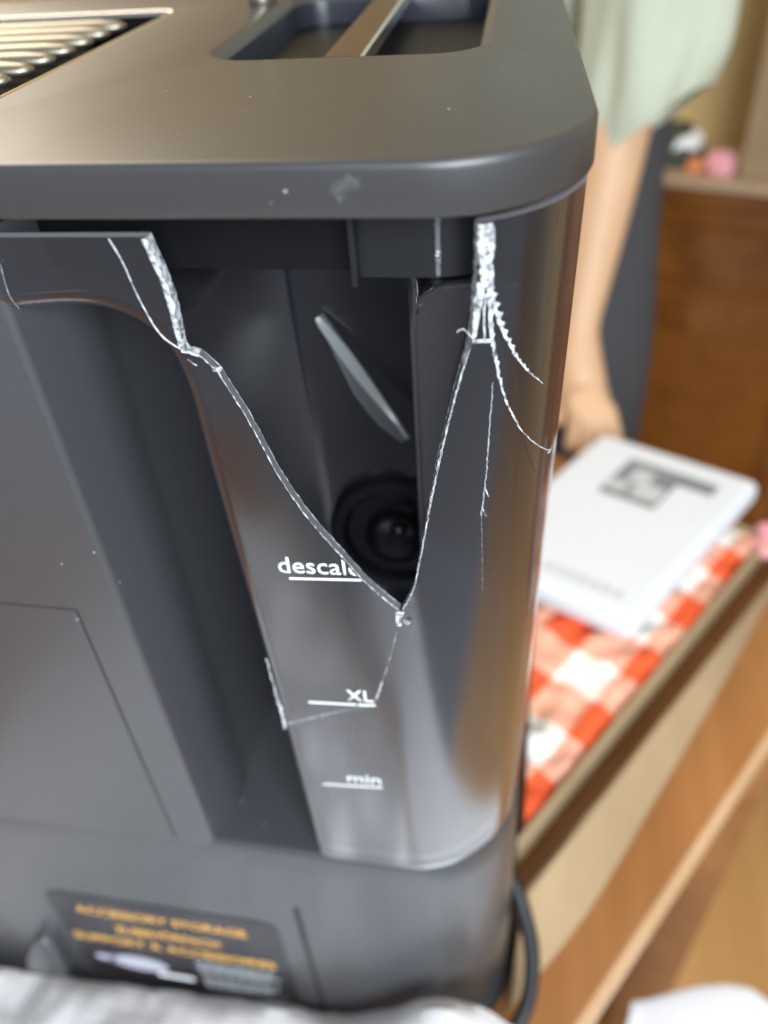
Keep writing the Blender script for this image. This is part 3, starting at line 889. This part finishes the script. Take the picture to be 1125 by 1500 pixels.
# reflection inside the tank, built as an added pale plastic piece
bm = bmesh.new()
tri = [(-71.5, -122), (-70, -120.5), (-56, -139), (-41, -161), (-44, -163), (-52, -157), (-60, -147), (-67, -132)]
shard = empty('reflection_piece', -56, 82, -172)  # no broken piece: added to stand in for a reflection
tag(shard, 'pale pointed piece standing in for a reflection inside the broken water tank', 'reflection')
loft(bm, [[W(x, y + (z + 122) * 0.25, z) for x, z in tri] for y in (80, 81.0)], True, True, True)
finish('reflection_sheet', bm, 'reflection_haze', shard)
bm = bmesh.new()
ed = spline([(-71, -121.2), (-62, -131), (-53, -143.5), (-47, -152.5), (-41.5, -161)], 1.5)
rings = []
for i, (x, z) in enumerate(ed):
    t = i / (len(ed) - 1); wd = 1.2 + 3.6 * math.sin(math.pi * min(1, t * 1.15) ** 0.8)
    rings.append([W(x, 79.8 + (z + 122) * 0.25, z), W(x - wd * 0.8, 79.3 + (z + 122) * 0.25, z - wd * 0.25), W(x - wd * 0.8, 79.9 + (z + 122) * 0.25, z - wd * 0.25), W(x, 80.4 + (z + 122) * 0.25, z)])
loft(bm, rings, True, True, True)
finish('reflection_edge', bm, 'reflection_pale', shard, True, 40)

# ================================================================= POWER CORD
cp = spline([(-10, 64, -434), (3, 58, -436), (11, 46, -446), (17.5, 30, -466), (15, 11, -487), (0, -6, -497), (-22, -17, -500), (-60, -22, -500)], 4)
bm = bmesh.new(); tube(bm, [W(*p) for p in cp], 4.2, 12)
tag(finish('power_cord', bm, 'rubber', None, True), 'black power cord looping beside the lower right corner of the coffee machine', 'power cord')

# ================================================================= PLASTIC BAG in front of the machine
bm = bmesh.new()
NX, NY = 100, 60
gridv = []
for j in range(NY + 1):
    row = []
    for i in range(NX + 1):
        y = -3 - 400 * j / NY * (0.5 + 0.5 / (1 + math.exp(-(i - 18) / 4))) - (3 if j == 0 else 2) * (1 - 1 / (1 + math.exp(-( -380 + 395 * i / NX + 120) / 18)))
        xe = min(15.0, 40 + 0.65 * (y - 18)); x = -380 + (380 + xe) * i / NX
        e = 6 + 6 * noise.noise((x * 0.05, 1.3, 0)) + 4 * noise.noise((x * 0.16, 4.2, 0))
        y0 = y if j else y - e * 0.2
        h = 6 + 20 / (1 + math.exp(-(x + 235) / 18)) * math.exp(-(y / 120) ** 2) + 72 * math.exp(-((x + 20) / 36) ** 2 - (y / 45) ** 2) + 9 * noise.noise((x * 0.03, y * 0.03, 0)) + 4 * noise.noise((x * 0.07, y * 0.07, 2)) + 0.8 * noise.noise((x * 0.2, y * 0.2, 5))
        rise = 1 - math.exp(-(j + 0.9) / 1.0)
        row.append(bm.verts.new(W(x, y0, -503.5 + max(0.5, h) * rise)))
    gridv.append(row)
for j in range(NY):
    for i in range(NX):
        bm.faces.new((gridv[j][i], gridv[j][i + 1], gridv[j + 1][i + 1], gridv[j + 1][i]))
bagm = finish('plastic_bag', bm, 'clear_film', None, True); solidify(bagm, 0.4, False, 0)
tag(bagm, 'crumpled translucent plastic bag along the foot of the coffee machine', 'plastic bag')
bm = bmesh.new()
loft(bm, [[W(x, y, z) for x, y in ((-380, -20), (2, -20), (-20, -60), (-240, -400), (-290, -400), (-340, -230), (-380, -200))] for z in (-504.6, -500)], True, True, True)
fo = finish('foam_sheet', bm, 'foam'); bevel(fo, 1.5)
tag(fo, 'pale grey foam sheet under the crumpled plastic bag', 'foam sheet')

# ================================================================= TRAY, CLOTH, WHITE CARTON
def tl(al, ac, z):
    p = tp(al, ac); return W(p.x, p.y, z)
def prism(name, pts, z0, z1, mat, parent, bv=0):
    bm = bmesh.new()
    loft(bm, [[tl(u, v, z) for u, v in pts] for z in (z0, z1)], True, True, True)
    o = finish(name, bm, mat, parent)
    if bv: bevel(o, bv)
    return o
A0, A1, C0, C1 = 52, 402, -78, -205      # tray extents along and across the table edge
AS = 238                                  # the near end is cut on the slant, along the machine's side
p0 = tp((A0 + A1) / 2 + 50, (C0 + C1) / 2)
tray = empty('cardboard_tray', p0.x, p0.y, -505)
tag(tray, 'low brown cardboard tray lined with red and white checked cloth', 'tray')
prism('bottom', [(A0, C0), (A1, C0), (A1, C1), (AS, C1)], -504.6, -500, 'carton_brown', tray)
prism('side', [(A0 - 6, C0 - 0.2), (A1, C0 - 0.2), (A1, C0 + 3.2), (A0 - 9, C0 + 3.2)], -499.9, -472, 'carton_brown', tray, 1)
prism('side', [(AS + 8, C1), (A1, C1), (A1, C1 + 6), (AS, C1 + 6)], -499.9, -472, 'carton_brown', tray, 1)
prism('side', [(A1 - 6, C0 - 0.4), (A1, C0 - 0.4), (A1, C1 + 6.2), (A1 - 6, C1 + 6.2)], -499.8, -472.4, 'carton_brown', tray, 1)
bm = bmesh.new()      # flap folded outward, lying down to the table
oc = spline([(-23, -31.6), (50, -27.7), (150, -34.5), (263, -43.3), (365, -53.6), (402, -57)], 24)
rings = []
for i, (u, ac) in enumerate(oc):
    t = i / (len(oc) - 1); ui = 26 + (u + 23) / 425 * (A1 - 26); vi = C0 + 21 + 2.0 * t
    wob = 1.2 * noise.noise((u * 0.03, 0, 0))
    rings.append([tl(ui, vi, -478), tl(ui, vi + 2.6, -476.5 + wob), tl((ui + u) / 2, (vi + ac) / 2, -489.5 + 2 * wob), tl(u, ac, -501.5), tl(u, ac, -504.2), tl((ui + u) / 2, (vi + ac) / 2 - 1.5, -494 + wob), tl(ui, vi, -484)])
loft(bm, rings, True, True, True)
finish('flap', bm, 'carton_brown', tray)

gingham('gingham', 68 * K, -math.atan2(d.y, d.x))
bm = bmesh.new(); NX, NY = 90, 50; gv = []
for j in range(NY + 1):
    row = []
    for i in range(NX + 1):
        v = C0 - 1 + (C1 - C0 + 8) * j / NY; u = A0 + (AS - A0) * j / NY + 4; u = u + (A1 - 8 - u) * i / NX
        h = 6 * noise.noise((u * 0.02, v * 0.02, 0)) + 6.5 * noise.noise((u * 0.06, v * 0.06, 4))
        edge = min(1.0, j / 3.0)
        row.append(bm.verts.new(tl(u, v, -474 + h - 6 * (1 - edge) )))
    gv.append(row)
for j in range(NY):
    for i in range(NX): bm.faces.new((gv[j][i], gv[j][i + 1], gv[j + 1][i + 1], gv[j + 1][i]))
cl_ = finish('gingham_cloth', bm, 'gingham', None, True); solidify(cl_, 1.2, False, 0)
tag(cl_, 'red and white checked cloth lying in the cardboard tray', 'cloth')

CZ = -468.0
c0 = tp(300, -150)
cart = empty('white_carton', c0.x, c0.y, CZ)
tag(cart, 'flat white carton with grey print lying on the checked cloth', 'carton')
# corners found on its top face
tc = [(65.9, 504.3), (197.3, 438.5), (80.5, 258.1), (-50, 322)]
cx = sum(p[0] for p in tc) / 4; cy = sum(p[1] for p in tc) / 4
bm = bmesh.new()
loft(bm, [[W(x, y, z) for x, y in tc] for z in (CZ - 2, CZ + 22)], True, True, True)
cb = finish('box_body', bm, 'carton_white', cart); bevel(cb, 9, 4)
def on_carton(s_, t_):
    """s_ across (0 left .. 1 right), t_ from near (0) to far (1)"""
    n0 = Vector(tc[3]).lerp(Vector(tc[2]), s_); f0 = Vector(tc[0]).lerp(Vector(tc[1]), s_)
    return n0.lerp(f0, t_)
def cprint(name, s0, s1, t0, t1, mat, h=22.15):
    bm = bmesh.new()
    q = [on_carton(s0, t0), on_carton(s1, t0), on_carton(s1, t1), on_carton(s0, t1)]
    loft(bm, [[W(p.x, p.y, CZ + hh) for p in q] for hh in (h - 0.3, h)], True, True, True)
    return finish(name, bm, mat, cart)
cprint('printed_picture', 0.30, 0.84, 0.60, 0.87, 'carton_grey_print')
cprint('picture_highlight', 0.38, 0.50, 0.72, 0.82, 'carton_light_print', 22.4)
cprint('picture_highlight', 0.46, 0.62, 0.64, 0.74, 'carton_light_print', 22.45)
cprint('picture_highlight', 0.64, 0.84, 0.60, 0.79, 'carton_white', 22.4)
cprint('picture_highlight', 0.31, 0.42, 0.64, 0.71, 'carton_light_print', 22.4)
for k in range(7):
    cprint('small_print', 0.42 + k * 0.065, 0.465 + k * 0.065, 0.085, 0.125, 'carton_light_print', 22.3)

# pink flower at the far corner of the cloth
def flower(name, loc, r, mats, label, cat, n=9):
    e = empty(name, *loc)
    tag(e, label, cat)
    for k in range(n):
        q = k * 2.4; rr = r * 0.55 * math.sqrt(k / n)
        bm = bmesh.new()
        bmesh.ops.create_uvsphere(bm, u_segments=10, v_segments=7, radius=r * K * 0.55)
        bmesh.ops.scale(bm, verts=bm.verts, vec=(1, 0.8, 0.75))
        bmesh.ops.translate(bm, verts=bm.verts, vec=W(loc[0] + rr * math.cos(q), loc[1] + rr * math.sin(q), loc[2] + r * 0.5 + 0.3 * r * math.cos(q * 1.7)))
        finish('petal', bm, mats[k % len(mats)], e, True)
    return e
pf = tp(398, -74)
flower('pink_flower', (pf.x, pf.y, -482), 17, ['pink_petal', 'pink_petal', 'orange_petal'], 'pink cloth flower at the far end of the cardboard tray', 'flower')

# ================================================================= SIDEBOARD behind
SA = math.radians(-20)
SO = (178, 1010)
side = empty('sideboard', 420, 1050, -1442)
tag(side, 'dark red brown wooden sideboard with pale top behind the table', 'sideboard')
def sb(name, mat, x0, x1, y0, y1, z0, z1, bv=0, par_=None):
    return obox(name, mat, par_ or side, SO[0] + x0, SO[0] + x1, SO[1] + y0, SO[1] + y1, z0, z1, bv, SA, SO)
sb('top', 'cabinet_top', -260, 900, 0, 165, -392, -380, 2)
sb('carcass', 'cabinet_wood', -250, 890, 22, 160, -1400, -392.5)
sb('cornice', 'cabinet_rail', -255, 895, 8, 21.5, -420, -393, 3)
for i in range(3):
    x0 = -60 + 284 * i
    dw = sb('drawer', 'cabinet_rail', x0 + 6, x0 + 278, 10, 21.6, -520, -446, 4)
    dd = sb('door', 'cabinet_wood', x0 + 6, x0 + 278, 10, 21.6, -1380, -540, 4)
    for (u0, u1, w0, w1) in ((10, 40, -1370, -550), (244, 274, -1370, -550), (40.5, 243.5, -600, -550), (40.5, 243.5, -1370, -1320)):
        f_ = sb('door_frame', 'cabinet_rail', x0 + u0, x0 + u1, 4, 9.8, w0, w1, 2)
sb('plinth', 'cabinet_wood', -245, 885, 30, 158, -1442, -1400.5)
def sbp(x, y):
    c, s_ = math.cos(SA), math.sin(SA); return SO[0] + x * c - y * s_, SO[1] + x * s_ + y * c
# tan cardboard box on the sideboard
cbx = obox('cardboard_box', 'carton_brown', None, SO[0] + 64, SO[0] + 420, SO[1] + 30, SO[1] + 155, -379.6, 40, 2, SA, SO)
tag(cbx, 'tall tan cardboard box standing on the sideboard', 'cardboard box')
x, y = sbp(38, 40); flower('pink_roses', (x, y, -380), 22, ['pink_petal'], 'pink rose ornament on the sideboard beside the tan box', 'ornament', 12)
x, y = sbp(6, 36); flower('orange_ornament', (x, y, -380), 13, ['orange_petal'], 'small orange ornament beside the pink roses', 'ornament', 7)
x, y = sbp(-32, 70); flower('dark_plant', (x, y, -380), 42, ['dark_leaf', 'dark_leaf', 'paper'], 'dark bunch of leaves on the sideboard behind the arm', 'plant', 14)

# ================================================================= PERSON
def skin_obj(name, joints, links, mat, parent, sub=2, root=0):
    me = bpy.data.meshes.new(name)
    me.from_pydata([W(*j[:3]) for j in joints], links, [])
    me.materials.append(MATS[mat])
    o = bpy.data.objects.new(name, me); put(o, parent)
    md = o.modifiers.new('skin', 'SKIN'); md.use_smooth_shade = True
    lay = me.skin_vertices[0] if me.skin_vertices else None
    if lay is None:
        bm_ = bmesh.new(); bm_.from_mesh(me); bm_.verts.layers.skin.verify(); bm_.to_mesh(me); bm_.free(); lay = me.skin_vertices[0]
    for i, j in enumerate(joints):
        r = j[3] if isinstance(j[3], tuple) else (j[3], j[3])
        lay.data[i].radius = (r[0] * K, r[1] * K); lay.data[i].use_root = (i == root)
    md2 = o.modifiers.new('sub', 'SUBSURF'); md2.levels = sub; md2.render_levels = sub
    return o
PX, PY = 20, 930
per = empty('person', PX, PY, -1442)
tag(per, 'person in pale sage green shirt and charcoal trousers leaning one hand on the table', 'person')
J = [(PX, PY, -330, 64),            # 0 pelvis
     (PX, PY - 10, -120, 64), (PX + 5, PY - 40, 110, 70), (PX + 8, PY - 70, 270, 60),     # spine 1,2,3
     (PX + 8, PY - 85, 350, 46), (PX + 8, PY - 105, 420, 66), (PX + 8, PY - 112, 520, 84), (PX + 8, PY - 108, 590, 56),   # neck, head
     (PX + 120, PY - 60, 235, 58), (104, 800, 20, 44), (74, 735, -170, 35), (56, 688, -300, 32), (42, 634, -410, 20),   # left arm 8..12
     (48, 606, -452, 28), (56, 575, -476, 25),   # hand 13, 14
     (PX - 110, PY - 60, 235, 58), (PX - 160, PY - 60, -20, 46), (PX - 150, PY - 120, -270, 34), (PX - 140, PY - 150, -360, 26), (PX - 138, PY - 160, -420, 24),   # right arm 15..19
     (PX + 62, PY, -420, 48), (PX + 66, PY - 10, -880, 42), (PX + 66, PY + 10, -1370, 36), (PX + 68, PY - 110, -1420, 26),   # left leg 20..23
     (PX - 62, PY, -420, 48), (PX - 66, PY - 10, -880, 42), (PX - 66, PY + 10, -1370, 36), (PX - 68, PY - 110, -1420, 26)]   # right leg 24..27
E_ = [(0, 1), (1, 2), (2, 3), (3, 4), (4, 5), (5, 6), (6, 7), (2, 8), (8, 9), (9, 10), (10, 11), (11, 12), (12, 13), (13, 14),
      (2, 15), (15, 16), (16, 17), (17, 18), (18, 19), (0, 20), (20, 21), (21, 22), (22, 23), (0, 24), (24, 25), (25, 26), (26, 27)]
# fingers of the hand on the table (spread, bent over)
fing = [(34, 588, -474, 10, 26, 572, -490), (46, 556, -478, 9.5, 40, 532, -494), (58, 545, -478, 10, 54, 516, -495), (70, 548, -478, 9.5, 70, 520, -495), (82, 560, -480, 9, 86, 536, -495)]
for fx, fy, fz, fr, tx, ty, tz in fing:
    i = len(J); J.append((fx, fy, fz, fr)); J.append((tx, ty, tz, fr * 0.8))
    E_ += [(14 if i > 28 else 13, i), (i, i + 1)]
i0 = len(J)
for sx in (-1, 1):
    pass
skin_obj('body', J, E_, 'skin', per, 2)
S_ = [(PX, PY, -320, 124), (PX, PY, -400, 128), (PX + 56, PY, -480, 104), (PX + 66, PY - 10, -880, 76), (PX + 66, PY + 10, -1380, 56), (PX - 62, PY, -480, 98), (PX - 66, PY - 10, -880, 76), (PX - 66, PY + 10, -1380, 56), (PX, PY, -220, 108)]
skin_obj('trousers', S_, [(0, 1), (1, 2), (2, 3), (3, 4), (1, 5), (5, 6), (6, 7), (0, 8)], 'trouser_cloth', per, 2)
T_ = [(PX, PY - 4, -270, 124), (PX, PY - 10, -120, 122), (PX + 5, PY - 40, 110, 126), (PX + 8, PY - 70, 262, 90), (PX + 118, PY - 62, 236, 76), (PX - 110, PY - 60, 235, 76), (PX - 158, PY - 60, 0, 66), (PX + 150, PY - 90, 90, 78)]
sho = skin_obj('shirt', T_, [(0, 1), (1, 2), (2, 3), (2, 4), (2, 5), (5, 6), (4, 7)], 'shirt_cloth', per, 2)
# loose sleeve with an open hem over the leaning arm
bm = bmesh.new(); rings = []
prof = spline([(112, 842, 110, 80, 0.0), (106, 800, -10, 80, 8), (96, 760, -110, 74, 20), (90, 728, -190, 68, 28), (84, 722, -244, 62, 42)], 22)
for cx_, cy_, cz_, r_, tilt in prof:
    ring = []
    for q in range(48):
        an = 2 * math.pi * q / 48
        wob = 1 + 0.07 * math.sin(an * 5 + cz_ * 0.012) + 0.16 * noise.noise((math.cos(an) * 2.2, math.sin(an) * 2.2, cz_ * 0.011))
        ring.append(W(cx_ + r_ * wob * math.cos(an) * 0.92, cy_ + r_ * 0.8 * wob * math.sin(an), cz_ + tilt * math.cos(an) - 0.55 * tilt * math.sin(an) + 5 * noise.noise((an * 1.5, 0, 2))))
    rings.append(ring)
loft(bm, rings, True)
sl_ = finish('sleeve', bm, 'shirt_cloth', per, True); solidify(sl_, 2.5, False, 0)
md = sl_.modifiers.new('s', 'SUBSURF'); md.levels = 1; md.render_levels = 1
bm = bmesh.new()
bmesh.ops.create_uvsphere(bm, u_segments=24, v_segments=14, radius=92 * K)
for v in bm.verts:
    v.co += v.co.normalized() * 5 * K * noise.noise(v.co * 60)
bmesh.ops.translate(bm, verts=bm.verts, vec=W(PX + 8, PY - 92, 545))
finish('hair', bm, 'hair', per, True)

# added white block, one corner in view, shaped to reflect in the tank
poly = spline([(112, 131), (226, 146), (235, -60), (150, -280), (0, -520), (-110, -640), (-205, -600), (-110, -360), (30, -120), (112, 131)], 20)[:-1]
bm = bmesh.new()
def blk(z, off):
    cx_ = sum(p[0] for p in poly) / len(poly); cy_ = sum(p[1] for p in poly) / len(poly)
    return [W(cx_ + (x - cx_) * off + 1.5 * noise.noise((x * 0.05, y * 0.05, z)), cy_ + (y - cy_) * off, z) for x, y in poly]
loft(bm, [blk(-1441.5, 0.99), blk(-1000, 1.0), blk(-770, 1.0), blk(-763, 0.992), blk(-760, 0.97)], True, True, True)
so = finish('foam_reflector', bm, 'reflector_white', None, True, 40)
tag(so, 'white block beyond the table edge, added mostly out of view to reflect in the tank', 'foam block')
